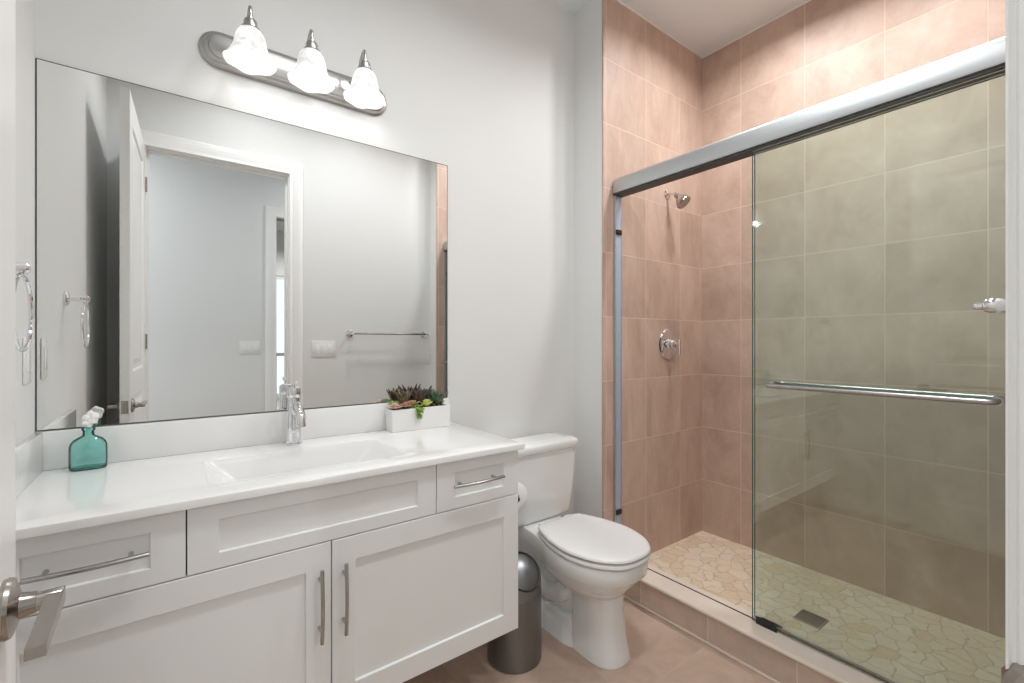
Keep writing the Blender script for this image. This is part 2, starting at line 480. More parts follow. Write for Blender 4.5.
# lever sets (local: room face is y=0 side; +X world is local -y)
def lever(side):
    s = -1 if side == 0 else 1
    y0 = 0 if side == 0 else T
    hx, hz = W-.066, .945
    bm = bmesh.new()
    lathe(bm, [(.0325, y0), (.0335, y0+s*.004), (.032, y0+s*.008), (.024, y0+s*.011), (.0145, y0+s*.014), (.0125, y0+s*.022), (.012, y0+s*.027)], (hx, 0, hz), 'Y', 36)
    lathe(bm, [(.0105, y0+s*.026), (.0105, y0+s*.048), (.0095, y0+s*.050)], (hx, 0, hz), 'Y', 24)
    # flat lever bar: starts on the spindle, swings back toward the hinge
    x1 = hx+.008; x0 = hx-.125
    R = []
    for x, w, h, dy in ((x1, .0075, .0080, .043), (hx-.005, .0078, .0082, .043), (hx-.02, .0078, .0078, .0428), (hx-.07, .0078, .0065, .0425), (x0, .0078, .0058, .042)):
        R.append([(x, y0+s*dy-w, hz-h), (x, y0+s*dy+w, hz-h), (x, y0+s*dy+w, hz+h), (x, y0+s*dy-w, hz+h)])
    loft(bm, R)
    return fin('door_handle', bm, M['nickel'], door, ang=30)
lever(0); lever(1)
bm = B(W-.001, W+.0015, .005, T-.005, .915, .975); fin('latch_plate', bm, M['nickel'], door)
for z in (.25, 1.25, 2.2):
    bm = bmesh.new(); lathe(bm, [(.006, z-.045), (.006, z+.045)], (-.003, -.004, 0), 'Z', 12); fin('hinge', bm, M['nickel'], door)

# ---------------------------------------------------------------- hall and the room beyond (seen in the mirror)
HY = -1.23
struct('floor_hall', B(-2.2, 3.2, -4.6, -.07, -.1, -.001), M['wood'], smooth=False)
struct('ceiling_hall', B(-2.2, 3.2, -4.6, -.07, CZ, CZ+.08), M['ceiling'], smooth=False)
HX0, HX1 = .800, 1.62
bm = bmesh.new()
box(bm, -2.2, HX0-.015, HY-.12, HY, 0, CZ); box(bm, HX1+.015, 3.2, HY-.12, HY, 0, CZ); box(bm, HX0-.015, HX1+.015, HY-.12, HY, DH+.015, CZ)
struct('wall_hall', bm, M['wall'], smooth=False)
bm = bmesh.new(); casing(bm, HY, 1, HX0, HX1, DH)
box(bm, HX0-.015, HX0, HY-.12, HY, 0, DH); box(bm, HX1, HX1+.015, HY-.12, HY, 0, DH); box(bm, HX0-.015, HX1+.015, HY-.12, HY, DH, DH+.015)
struct('trim_6', bm, M['trimpaint'], ang=25)
struct('wall_hall_left', B(-2.3, -2.2, -4.6, -.07, 0, CZ), M['wall'], smooth=False)
struct('wall_hall_right', B(3.2, 3.3, -4.6, -.07, 0, CZ), M['wall'], smooth=False)
WX0, WX1, WZ0, WZ1 = .85, 2.45, .35, 2.32
bm = bmesh.new()
box(bm, -2.3, WX0, -4.7, -4.6, 0, CZ); box(bm, WX1, 3.3, -4.7, -4.6, 0, CZ)
box(bm, WX0, WX1, -4.7, -4.6, 0, WZ0); box(bm, WX0, WX1, -4.7, -4.6, WZ1, CZ)
struct('wall_far', bm, M['wall'], smooth=False)
win = struct('window_1', B(WX0+.02, WX1-.02, -4.655, -4.649, WZ0+.02, WZ1-.02), M['window_glass'], smooth=False)
bm = bmesh.new()
box(bm, WX0, WX0+.05, -4.68, -4.62, WZ0, WZ1); box(bm, WX1-.05, WX1, -4.68, -4.62, WZ0, WZ1)
box(bm, WX0+.05, WX1-.05, -4.68, -4.62, WZ0, WZ0+.05); box(bm, WX0+.05, WX1-.05, -4.68, -4.62, WZ1-.05, WZ1)
box(bm, 1.62, 1.67, -4.68, -4.62, WZ0+.05, WZ1-.05)
struct('window_frame', bm, M['trimpaint'], parent=win, smooth=False)
rl = thing('stair_railing', 'white stair railing with thin balusters beyond the hall doorway', 'railing', (1.6, -2.7, 0))
part('handrail', B(.75, 2.5, -2.73, -2.67, 1.07, 1.11, bev=.008), M['trimpaint'], rl)
part('bottom_rail', B(.75, 2.5, -2.72, -2.68, .08, .12, bev=.004), M['trimpaint'], rl)
for i in range(15):
    x = .80+i*.116
    part('baluster', B(x-.014, x+.014, -2.714, -2.686, .12, 1.07, bev=.003), M['trimpaint'], rl)
for x in (.74, 2.51):
    bm = B(x-.045, x+.045, -2.745, -2.655, 0, 1.16, bev=.006); box(bm, x-.055, x+.055, -2.755, -2.645, 1.16, 1.19, bev=.006)
    part('newel_post', bm, M['trimpaint'], rl)

# ---------------------------------------------------------------- ceiling downlights out of view; all but the first are added fill
def downlight(x, y, power, label, z=CZ, **kw):
    t = thing('recessed_light', label, 'ceiling light', (x, y, z), 'recessed ceiling lights')
    bm = bmesh.new()
    lathe(bm, [(.095, z), (.097, z-.004), (.085, z-.008), (.074, z-.006), (.072, z-.001)], (x, y, 0), 'Z', 36)
    part('trim_ring', bm, M['trimpaint'], t)
    bm = bmesh.new(); lathe(bm, [(.071, z-.0005), (.071, z-.003)], (x, y, 0), 'Z', 36)
    part('lens', bm, M['lens'], t)
    L = disk_light('downlight', (x, y, z-.012), power, **kw)
    return t
downlight(2.20, 1.04, P_SHOWER, 'round recessed downlight in the shower ceiling nearer the shower head', spread=156)
downlight(2.14, .50, P_SHOWER*.85, 'added round fill downlight in the shower ceiling nearer the doorway end', spread=156)  # added to even out the brightness along the shower
downlight(.45, .64, P_CEIL_FILL, 'added round fill downlight in the bathroom ceiling in front of the vanity')  # this and the next are added to brighten the bathroom
downlight(1.15, .66, P_CEIL_FILL, 'added round fill downlight in the bathroom ceiling in front of the toilet')
downlight(-.75, -.65, P_HALL_FILL, 'added round fill downlight in the hall ceiling behind the open door')  # both hall lamps are unseen, added for brightness
downlight(1.55, -.65, P_HALL_FILL, 'added round fill downlight in the hall ceiling by the stair doorway')
downlight(1.5, -3.3, P_FAR_FILL, 'added round fill downlight in the ceiling above the stair railing')  # unseen lamp added to lift the far room

# ================================================================ MIRROR
mx1 = .984
mt = thing('wall_mirror', 'large frameless rectangular mirror on the wall above the vanity backsplash', 'mirror', (.34, D, 1.0))
part('mirror_face', B(XL+.004, mx1-.003, D-.0062, D-.0058, 1.0045, 2.031), M['mirror'], mt, smooth=False)
part('mirror_edge', B(XL+.001, mx1, D-.0058, D-.0005, 1.001, 2.034), M['mirror_edge'], mt, smooth=False)

# ================================================================ COUNTERTOP with integral basin
CT = .892; CY = 1.256; CX1 = .996; TH = .021
ct = thing('vanity_countertop', 'glossy white countertop with integrated rectangular sink basin on the vanity cabinet', 'countertop', (.34, 1.5, CT-TH))
bm = bmesh.new()
SX0, SX1, SY0, SY1 = .075, .605, 1.362, 1.652
scx, scy = (SX0+SX1)/2, (SY0+SY1)/2; shx, shy = (SX1-SX0)/2, (SY1-SY0)/2
K = 6
def basin(dx0, dx1, dyf, dyb, r, z):
    x0, x1, y0, y1 = SX0+dx0, SX1-dx1, SY0+dyf, SY1-dyb
    return [(a, b, z) for a, b in rrect((x0+x1)/2, (y0+y1)/2, (x1-x0)/2, (y1-y0)/2, r, K)]
e = .004
def outer(inset, z):
    x0, x1, y0, y1 = XL+.001+inset*0, CX1-inset, CY+inset, D-.0015
    out = []
    for ci, (cx, cy) in enumerate(((x1, y1), (x0, y1), (x0, y0), (x1, y0))):
        for i in range(K+1):
            t = (i-K/2)/(K/2)*.12
            if ci == 0: p = (cx, cy+min(0, t)) if t <= 0 else (cx-t, cy)
            if ci == 1: p = (cx-min(0, t), cy) if t <= 0 else (cx, cy-t)
            if ci == 2: p = (cx, cy-min(0, t)) if t <= 0 else (cx+t, cy)
            if ci == 3: p = (cx+min(0, t), cy) if t <= 0 else (cx, cy+t)
            out.append((p[0], p[1], z))
    return out
rings = [outer(.002, CT-TH), outer(0, CT-TH+.002), outer(0, CT-.004), outer(.0015, CT-.001), outer(.004, CT),
         basin(-.006, -.006, -.006, -.006, .03, CT), basin(-.002, -.002, -.002, -.002, .028, CT-.0008), basin(.004, .004, .001, .001, .026, CT-.005),
         basin(.018, .018, .004, .004, .025, CT-.020), basin(.070, .062, .012, .012, .022, CT-.072), basin(.085, .078, .022, .022, .02, CT-.084), basin(.11, .10, .04, .04, .02, CT-.088)]
loft(bm, rings, cap0=False, cap1=True)
# under side ring closes to the outside of the bowl
rings2 = [outer(.002, CT-TH), basin(-.02, -.02, -.01, -.01, .03, CT-TH), basin(.06, .05, .0, .0, .03, CT-.095), basin(.09, .09, .03, .03, .02, CT-.1)]
loft(bm, rings2, cap0=False, cap1=True)
part('counter_top', bm, M['counter'], ct, ang=28)
part('backsplash', B(XL+.001, CX1-.012, D-.020, D-.0012, CT, 1.0, bev=.003), M['counter'], ct)
part('side_splash', B(XL+.0012, XL+.019, CY+.01, D-.020, CT, 1.0, bev=.003), M['counter'], ct)
bm = bmesh.new(); lathe(bm, [(.022, CT-.088), (.022, CT-.0865), (.018, CT-.0855)], (.34, 1.51, 0), 'Z', 28)
part('drain', bm, M['chrome'], ct)

# ================================================================ VANITY CABINET
FX = 1.272       # front face plane of doors
VB, VT = .238, CT-TH
vc = thing('vanity_cabinet', 'white wall-hung shaker vanity cabinet with drawers and two doors under the countertop', 'cabinet', (.34, 1.54, VB))
bm = bmesh.new()
VX0, VX1 = XL+.001, .981
box(bm, VX0, VX0+.018, FX+.02, D-.015, VB, VT-.0005)
box(bm, VX1-.018, VX1, FX+.02, D-.015, VB, VT-.0005)
box(bm, VX0+.018, VX1-.018, FX+.02, D-.015, VB, VB+.018)
box(bm, VX0+.018, VX1-.018, D-.025, D-.015, VB+.018, VT-.0005)
part('carcass', bm, M['cabinet'], vc, smooth=False)
bm = bmesh.new(); box(bm, VX0+.018, VX1-.018, FX+.021, FX+.03, VB+.018, VT-.002)
part('face_frame', bm, M['cab_in'], vc, smooth=False)
def shaker(bm, x0, x1, z0, z1, rail, stile, th=.019, dep=.008):
    y0 = FX
    o = [(x0, z0), (x1, z0), (x1, z1), (x0, z1)]
    b = .0012
    def rr(dx, dz, y): return [(x0+dx, y, z0+dz), (x1-dx, y, z0+dz), (x1-dx, y, z1-dz), (x0+dx, y, z1-dz)]
    loft(bm, [rr(0, 0, y0+th), rr(0, 0, y0+b), rr(b, b, y0), rr(stile, rail, y0), rr(stile+.0012, rail+.0012, y0+.001), rr(stile+.002, rail+.002, y0+dep)], True, True)
def arch_handle(bm, p0, p1, out=.030, r=.0065):
    """slim bar, bowed outwards, on two posts"""
    p0, p1 = V(p0), V(p1); d = p1-p0; pts = []
    for i in range(17):
        t = i/16; q = p0+d*t
        q.y -= out - .004 + .007*math.sin(PI*t)
        pts.append(q)
    tube(bm, pts, r, 10, flat=(1.0, .8) if abs(d.z) < .01 else (1.0, .8))
    for t in (.16, .84):
        q = p0+d*t
        tube(bm, [q+V((0, .0, 0)), q+V((0, -out, 0))], r*.75, 10)
g = .0015
def front(name, x0, x1, z0, z1, rail, stile, h0=None, h1=None):
    bm = bmesh.new(); shaker(bm, x0+g, x1-g, z0+g, z1-g, rail, stile)
    o = part(name, bm, M['cabinet'], vc, smooth=False)
    if h0:
        bm = bmesh.new(); arch_handle(bm, h0, h1); part('handle', bm, M['handle'], o)
ZS = .714
front('drawer', VX0, .027, ZS, VT-.002, .036, .062, (-.229, FX, .795), (-.039, FX, .795))
front('drawer_front', .027, .659, ZS, VT-.002, .036, .060)
front('drawer', .659, VX1, ZS, VT-.002, .036, .062, (.708, FX, .795), (.898, FX, .795))
front('door', VX0, .345, VB, ZS, .066, .062, (.314, FX, .652), (.314, FX, .462))
front('door', .345, VX1, VB, ZS, .066, .062, (.376, FX, .652), (.376, FX, .462))

# ================================================================ FAUCET
fx, fy = .341, 1.730
fa = thing('faucet', 'chrome single-lever faucet standing behind the sink basin', 'faucet', (fx, fy, CT))
bm = bmesh.new()
lathe(bm, [(.0275, CT+.0003), (.0285, CT+.003), (.0275, CT+.006), (.0245, CT+.008), (.0235, CT+.05), (.0215, CT+0.117), (.0200, CT+0.140), (.0195, CT+0.162)], (fx, fy, 0), 'Z', 36)
part('body', bm, M['chrome'], fa)
bm = bmesh.new()
lathe(bm, [(.0215, CT+0.163), (.0225, CT+0.165), (.0225, CT+0.190), (.0210, CT+0.196), (.012, CT+0.200), (.006, CT+0.201)], (fx, fy, 0), 'Z', 36)
tube(bm, [(fx, fy+.004, CT+0.192), (fx, fy-.012, CT+0.209), (fx, fy-.05, CT+0.219)], [.006, .005, .0045], 12)
part('lever', bm, M['chrome'], fa)
bm = bmesh.new()
sp = spline([(fx, fy-.008, CT+.112), (fx, fy-.045, CT+0.140), (fx, fy-.088, CT+.126), (fx, fy-.112, CT+.108), (fx, fy-.117, CT+.084)], 5)
tube(bm, sp, [.0155]*12+[.0148]*(len(sp)-12), 18)
tube(bm, [(fx, fy-.1168, CT+.088), (fx, fy-.1176, CT+.078)], [.0162, .0158], 18)
part('spout', bm, M['chrome'], fa)

# ================================================================ VANITY LIGHT
LZ = 2.217; lx = .386
vl = thing('vanity_light', 'three-light wall fixture with bell shaped frosted glass shades above the mirror', 'light fixture', (lx, D, LZ))
def stadium(hw, hh, y):
    pts = []
    for i in range(17): a = -PI/2+PI*i/16; pts.append((lx+hw-hh+hh*math.cos(a), y, LZ+hh*math.sin(a)))
    for i in range(17): a = PI/2+PI*i/16; pts.append((lx-hw+hh+hh*math.cos(a), y, LZ+hh*math.sin(a)))
    return pts
bm = bmesh.new()
loft(bm, [stadium(.315, .060, D-.0005), stadium(.316, .061, D-.008), stadium(.312, .057, D-.012), stadium(.306, .051, D-.013), stadium(.303, .048, D-.020),
          stadium(.298, .043, D-.023), stadium(.292, .037, D-.0235), stadium(.289, .034, D-.030), stadium(.286, .031, D-.031)])
part('backplate', bm, M['nickel_lt'], vl, ang=40)
for k in range(3):
    cx = lx+(-.184, 0, .184)[k]; cy = 1.665; top = 2.244
    bm = bmesh.new()
    tube(bm, spline([(cx, D-.030, LZ+.01), (cx, D-.06, LZ+.035), (cx, D-.085, LZ+.085), (cx, cy+.016, LZ+.106), (cx, cy, LZ+.096), (cx, cy, top+.030)], 6), .0055, 12)
    part('arm', bm, M['nickel_lt'], vl)
    bm = bmesh.new()
    lathe(bm, [(.007, top+.044), (.010, top+.041), (.010, top+.034), (.017, top+.032), (.019, top+.028), (.019, top+.014), (.022, top+.012), (.022, top+.006), (.028, top+.004), (.030, top-.004), (.028, top-.008)], (cx, cy, 0), 'Z', 28)
    part('socket', bm, M['nickel_lt'], vl)
    # bell shade with a gently fluted rim
    prof = [(.026, 0), (.032, -.004), (.0385, -.014), (.043, -.028), (.0465, -.045), (.0505, -.062), (.057, -.079), (.067, -.094), (.0745, -.102)]
    rings = []
    n = 48
    for r, h in prof:
        fl = max(0, (-h-.05)/.052)
        rings.append([(cx+(r+.0014*fl*math.cos(6*2*PI*i/n))*math.cos(2*PI*i/n), cy+(r+.0014*fl*math.cos(6*2*PI*i/n))*math.sin(2*PI*i/n), top+h+.003*fl*math.cos(6*2*PI*i/n)) for i in range(n)])
    inner = [[((p[0]-cx)*.955+cx, (p[1]-cy)*.955+cy, p[2]+.001) for p in r] for r in rings[::-1]]
    bm = bmesh.new(); loft(bm, rings+inner, False, False)
    sh = part('lamp_shade', bm, M['shade'], vl, ang=60)
    bm = bmesh.new(); bmesh.ops.create_uvsphere(bm, u_segments=20, v_segments=12, radius=.026)
    bmesh.ops.translate(bm, verts=bm.verts, vec=(cx, cy, top-.055))
    lathe(bm, [(.012, top-.015), (.013, top-.045)], (cx, cy, 0), 'Z', 16)
    part('bulb', bm, M['bulb'], sh)
    d = bpy.data.lights.new('bulb_light', 'POINT'); d.energy = P_SHADE; d.shadow_soft_size = .03; d.color = (1, .985, .965)
    o = bpy.data.objects.new('bulb_light', d); C.objects.link(o); o.location = (cx, cy, top-.092)

# ================================================================ TOWEL RING, SWITCHES, TOWEL BAR
ry, rz = 1.362, 1.398
t = thing('towel_ring', 'round chrome towel ring hanging from a post on the left wall', 'towel ring', (XL, ry, rz))
bm = bmesh.new(); lathe(bm, [(.027, XL+.0005), (.027, XL+.006), (.020, XL+.011), (.010, XL+.014)], (0, ry, rz+.004), 'X', 28)
part('rosette', bm, M['chrome'], t)
bm = bmesh.new(); lathe(bm, [(.0085, XL+.012), (.0085, XL+.040), (.012, XL+.045), (.012, XL+.062), (.008, XL+.066)], (0, ry, rz+.004), 'X', 24)
part('post', bm, M['chrome'], t)
bm = bmesh.new(); rc = .078
tube(bm, [(XL+.054, ry+rc*math.sin(2*PI*i/40), rz-.010-rc+rc*math.cos(2*PI*i/40)) for i in range(40)], .0042, 10, closed=True)
part('ring', bm, M['chrome'], t)

def plate(axis, pos, along, zc, w, h, gangs, label, sgn, grp=None):
    """wall plate; axis 'Y' faces along y, axis 'X' faces along x"""
    loc = (along, pos, zc) if axis == 'Y' else (pos, along, zc)
    t = thing('switch_plate', label, 'light switch', loc, grp)
    def bx(a0, a1, d0, d1, z0, z1, bev):
        lo, hi = sorted((pos+sgn*d0, pos+sgn*d1))
        return B(a0, a1, lo, hi, z0, z1, bev=bev) if axis == 'Y' else B(lo, hi, a0, a1, z0, z1, bev=bev)
    part('cover_plate', bx(along-w/2, along+w/2, .0005, .0045, zc-h/2, zc+h/2, .0015), M['plate'], t)
    for i in range(gangs):
        c = along+(i-(gangs-1)/2)*.046
        o = part('rocker', bx(c-.0165, c+.0165, .0045, .006, zc-.033, zc+.033, .0006), M['rocker'], t)
plate('X', XL, 1.696, 1.20, .072, .118, 1, 'narrow white single switch plate on the left wall above the counter', 1)
plate('Y', .05, .903, 1.195, .166, .118, 3, 'wide white three-rocker switch plate beside the doorway, mirrored next to the towel bar', 1)
plate('Y', HY, .578, 1.195, .166, .118, 3, 'white three-rocker switch plate on the hall wall, mirrored left of the faucet', 1)

t = thing('towel_bar', 'straight metal towel bar on two round posts on the wall beside the doorway', 'towel bar', (1.40, .05, 1.31))
zb = 1.31
for x in (1.092, 1.705):
    bm = bmesh.new(); lathe(bm, [(.027, .0505), (.027, .057), (.02, .062), (.010, .066), (.0075, .072), (.0075, .112), (.010, .115), (.0122, .121), (.0122, .131), (.0095, .137), (.0062, .139), (.0066, .146), (.004, .149)], (x, 0, zb), 'Y', 24)
    part('post', bm, M['chrome'], t)
bm = bmesh.new(); tube(bm, [(1.094, .126, zb), (1.703, .126, zb)], .0070, 14); part('bar', bm, M['nickel'], t)

# ================================================================ BOTTLE
bx_, by_ = -.187, 1.735
t = thing('glass_bottle', 'small teal glass flask bottle with white stopper on the counter', 'bottle', (bx_, by_, CT))
def sq(hx, hy, z, e=2.6, n=40):
    out = []
    for i in range(n):
        a = 2*PI*i/n; c, s = math.cos(a), math.sin(a)
        out.append((bx_+math.copysign(abs(c)**(2/e), c)*hx, by_+math.copysign(abs(s)**(2/e), s)*hy, z))
    return out
z = CT+.0004
bm = bmesh.new()
rings = [sq(.034, .015, z), sq(.0395, .019, z+.003), sq(.0405, .020, z+.008), sq(.0405, .020, z+.060), sq(.0398, .0195, z+.068), sq(.0365, .018, z+.077, 2.4), sq(.030, .0165, z+.085, 2.2), sq(.021, .0145, z+.0905, 2),
         sq(.0145, .0135, z+.094, 2), sq(.0125, .0125, z+.097, 2), sq(.0122, .0122, z+.107, 2), sq(.0145, .0145, z+.109, 2), sq(.0150, .0150, z+.113, 2), sq(.0145, .0145, z+.118, 2), sq(.0115, .0115, z+.119, 2), sq(.0095, .0095, z+.112, 2), sq(.0095, .0095, z+.098, 2)]
loft(bm, rings, True, False)
part('flask', bm, M['teal'], t, ang=50)
bm = bmesh.new(); loft(bm, [sq(.034, .014, z+.0015), sq(.037, .017, z+.004), sq(.036, .016, z+.009), sq(.02, .01, z+.0065)], True, True)
part('base', bm, M['teal_thick'], t, ang=50)
bm = bmesh.new()
for (dx, dy, dz, r) in ((-.004, 0, .128, .0125), (.006, .002, .136, .013), (-.003, -.002, .143, .010), (.011, 0, .147, .0115), (.004, .003, .152, .010), (.0, 0, .120, .009)):
    b2 = bmesh.new(); bmesh.ops.create_icosphere(b2, subdivisions=3, radius=r)
    for v in b2.verts:
        v.co *= 1+.35*noise.noise(v.co*160+V((dx*900, dy*900, dz*900)))
        v.co += V((bx_+dx, by_+dy, z+dz))
    me = bpy.data.meshes.new('tmp'); b2.to_mesh(me); b2.free(); bm.from_mesh(me); bpy.data.meshes.remove(me)
part('stopper', bm, M['coral'], t, ang=80)

# ================================================================ SUCCULENT PLANTER
px0, px1, py0, py1 = .690, .946, 1.703, 1.775
pz0, pz1 = CT+.0004, CT+.0885
t = thing('succulent_planter', 'white rectangular planter box of mixed succulents on the counter end', 'planter', ((px0+px1)/2, (py0+py1)/2, CT))
bm = bmesh.new()
def rc4(i, z): return [(px0+i, py0+i, z), (px1-i, py0+i, z), (px1-i, py1-i, z), (px0+i, py1-i, z)]
loft(bm, [rc4(.003, pz0), rc4(.0015, pz0+.001), rc4(0, pz1-.001), rc4(.001, pz1), rc4(.006, pz1), rc4(.007, pz1-.001), rc4(.007, pz1-.014)], True, True)
part('planter_box', bm, M['planter'], t, smooth=False)
part('soil', B(px0+.0075, px1-.0075, py0+.0075, py1-.0075, pz1-.0135, pz1-.006), M['soil'], t)
def leafmat(name, c0, c1):
    m, nt, b = new_mat(name)
    tc = N(nt, 'ShaderNodeTexCoord'); nz = N(nt, 'ShaderNodeTexNoise'); nz.inputs['Scale'].default_value = 60
    nt.links.new(tc.outputs['Object'], nz.inputs['Vector'])
    mr = N(nt, 'ShaderNodeMapRange'); mr.inputs['From Min'].default_value = .35; mr.inputs['From Max'].default_value = .65
    nt.links.new(nz.outputs[0], mr.inputs['Value'])
    nt.links.new(mixc(nt, mr.outputs[0], c0, c1), b.inputs['Base Color']); b.inputs['Roughness'].default_value = .45
    return m
def leaf(bm, base, d, up, L, w, th, curl=.2, tip=.15):
    d = V(d).normalized(); up = V(up); side = d.cross(up).normalized(); nrm = side.cross(d).normalized()
    rings = []
    for k in range(6):
        s = k/5; ww = w*(math.sin(PI*(.18+.72*s))**.8)*(1 if s < .99 else tip)+.0003; hh = th*(1-.6*s)
        c = V(base)+d*(L*s)+nrm*(curl*L*s*s)
        rings.append([tuple(c+side*(ww*math.cos(a))+nrm*(hh*math.sin(a))) for a in [2*PI*q/7 for q in range(7)]])
    loft(bm, rings)
def rosette(c, R, rows, mat, w=.32, th=.07, rise=.15, curl=.25, steep=.25, label=None):
    bm = bmesh.new(); c = V(c)
    for j in range(rows):
        f = j/max(1, rows-1); n = max(5, 10-2*j); L = R*(1-(.78 if rise < .2 else .5)*f)
        el = math.radians((2 if rise < .2 else 15)+(steep*180*f if rise > .2 else 52*f*f+8*f)+rise*60)
        for i in range(n):
            a = 2*PI*(i+.5*(j % 2))/n+random.uniform(-.12, .12)
            d = V((math.cos(a)*math.cos(el), math.sin(a)*math.cos(el), math.sin(el)))
            leaf(bm, c+V((0, 0, .004*j)), d, (0, 0, 1), L*random.uniform(.9, 1.1), R*w*(1-.3*f), R*th, curl)
    o = part('succulent', bm, mat, t, ang=70)
    if label: o['label'] = label
    return o
s0 = pz1-.006
mP = leafmat('succulent_pink', (.75, .42, .34), (.70, .66, .52)); mR = leafmat('succulent_rose', (.62, .22, .20), (.60, .40, .28))
mB = leafmat('succulent_bronze', (.05, .03, .018), (.20, .16, .07)); mV = leafmat('succulent_purple', (.04, .022, .028), (.13, .08, .065))
mL = leafmat('succulent_lime', (.52, .62, .06), (.70, .74, .24)); mG = leafmat('succulent_green', (.12, .26, .03), (.34, .48, .08))
mD = leafmat('succulent_dark', (.025, .06, .035), (.10, .17, .08)); mC = leafmat('succulent_cream', (.60, .55, .30), (.66, .46, .34)); mS = leafmat('succulent_sage', (.20, .32, .12), (.36, .46, .20))
rosette((.709, 1.723, s0+.011), .034, 4, mP, w=.30, th=.09, rise=.1, steep=.36, curl=.12, label='pale pink rosette succulent')
rosette((.754, 1.722, s0+.013), .031, 4, mR, w=.28, th=.09, rise=.12, steep=.36, curl=.12, label='rose red rosette succulent')
rosette((.757, 1.748, s0+.006), .082, 2, mB, w=.10, th=.05, rise=.78, curl=.0, steep=.09, label='bronze spiky succulent')
rosette((.826, 1.748, s0+.006), .090, 3, mV, w=.09, th=.05, rise=.72, curl=.0, steep=.10, label='purple brown spiky succulent')
rosette((.790, 1.735, s0+.020), .030, 3, mC, w=.26, th=.09, rise=.15, steep=.34, curl=.1, label='cream rosette succulent')
rosette((.845, 1.722, s0+.008), .031, 4, mL, w=.19, th=.09, rise=.3, steep=.3, curl=.05, label='lime yellow rosette succulent')
rosette((.900, 1.735, s0+.006), .070, 3, mD, w=.11, th=.05, rise=.5, curl=.05, steep=.13, label='dark green spiky succulent')
rosette((.893, 1.755, s0+.006), .068, 2, mD, w=.10, th=.05, rise=.85, curl=.0, steep=.09, label='dark green upright succulent')
rosette((.715, 1.755, s0+.006), .034, 3, mS, w=.25, th=.12, rise=.4, label='sage green succulent')
bm = bmesh.new()
for k in range(64):
    a = random.random(); x = .800+random.uniform(-.017, .017)
    if k < 16: p = V((x, 1.712+random.uniform(-.006, .014), s0+.012+random.uniform(0, .006)))
    else: p = V((.799+random.uniform(-.014, .014)*(1.1-.8*a), py0-.004-.004*random.random(), pz1+.006-.045*a))
    leaf(bm, p, (random.uniform(-.6, .6), -.7, random.uniform(-.9, .2)), (0, 0, 1) if random.random() < .5 else (1, 0, .3), .014, .0036, .003)
o = part('trailing_sedum', bm, mG, t, ang=70); o['label'] = 'bright green trailing stems'

for (qx, qy, qr, qm) in ((.735, 1.757, .022, mG), (.775, 1.762, .020, mS), (.802, 1.757, .022, mL), (.858, 1.760, .022, mG), (.872, 1.727, .020, mB), (.928, 1.755, .024, mS), (.775, 1.718, .016, mG)):
    rosette((qx, qy, s0+.005), qr, 3, qm, w=.28, th=.1, rise=.35, steep=.28, curl=.1)
# ================================================================ TOILET
TX = 1.397
t = thing('toilet', 'white two-piece toilet with closed lid between the vanity and the shower', 'toilet', (TX, 1.45, 0))
def outline(ctrl, n=7):
    """ctrl = [(y, halfwidth)] front to back -> closed loop of (x, y)"""
    pts = spline([(a, b, 0) for a, b in ctrl], n)
    R_ = [(TX+max(0, p.y), p.x) for p in pts]
    L_ = [(TX-max(0, p.y), p.x) for p in pts[-2:0:-1]]
    return R_+L_
def level(z, ctrl): return [(x, y, z) for x, y in outline(ctrl)]
A0 = [(1.082, 0), (1.087, .050), (1.112, .102), (1.180, .155), (1.285, .180), (1.400, .166), (1.490, .136), (1.580, .116), (1.66, .112), (1.735, .112), (1.752, .09), (1.755, 0)]
def mod(ctrl, yf, sc, yb=None, scb=None):
    """shift the front to yf and scale widths"""
    out = []
    for i, (y, h) in enumerate(ctrl):
        f = (y-ctrl[0][0])/(ctrl[-1][0]-ctrl[0][0])
        out.append((yf+(ctrl[-1][0]-yf+(0 if yb is None else yb-ctrl[-1][0]))*f, h*(sc*(1-f)+(sc if scb is None else scb)*f)))
    return out
bm = bmesh.new()
L = [level(.400, mod(A0, 1.094, .93)), level(.405, mod(A0, 1.084, .98)), level(.402, A0) if False else level(.3995, A0)]
lv = [(.4045, mod(A0, 1.090, .955)), (.403, mod(A0, 1.084, .985)), (.397, A0), (.375, A0), (.350, mod(A0, 1.085, .985)), (.338, mod(A0, 1.097, .95)), (.320, mod(A0, 1.112, .90, None, .9)), (.295, mod(A0, 1.135, .82, None, .85)),
      (.270, mod(A0, 1.158, .70, 1.70, .75)), (.250, mod(A0, 1.172, .60, 1.66, .7))]
loft(bm, [level(z, c) for z, c in lv], True, True)
# pedestal column under the bowl
col = lambda yf, hw, yb: [(yf, 0), (yf+.006, hw*.45), (yf+.03, hw*.80), (yf+.075, hw*.98), (yf+.13, hw), (yb-.03, hw*.93), (yb-.006, hw*.8), (yb, hw*.4), (yb, 0)]
loft(bm, [level(z, col(yf, hw, yb)) for z, yf, hw, yb in ((.300, 1.140, .128, 1.42), (.280, 1.158, .108, 1.40), (.250, 1.172, .084, 1.38), (.20, 1.174, .075, 1.37), (.14, 1.168, .075, 1.37), (.08, 1.160, .079, 1.38), (.03, 1.150, .086, 1.39), (.012, 1.146, .089, 1.40), (.0005, 1.146, .090, 1.40))])
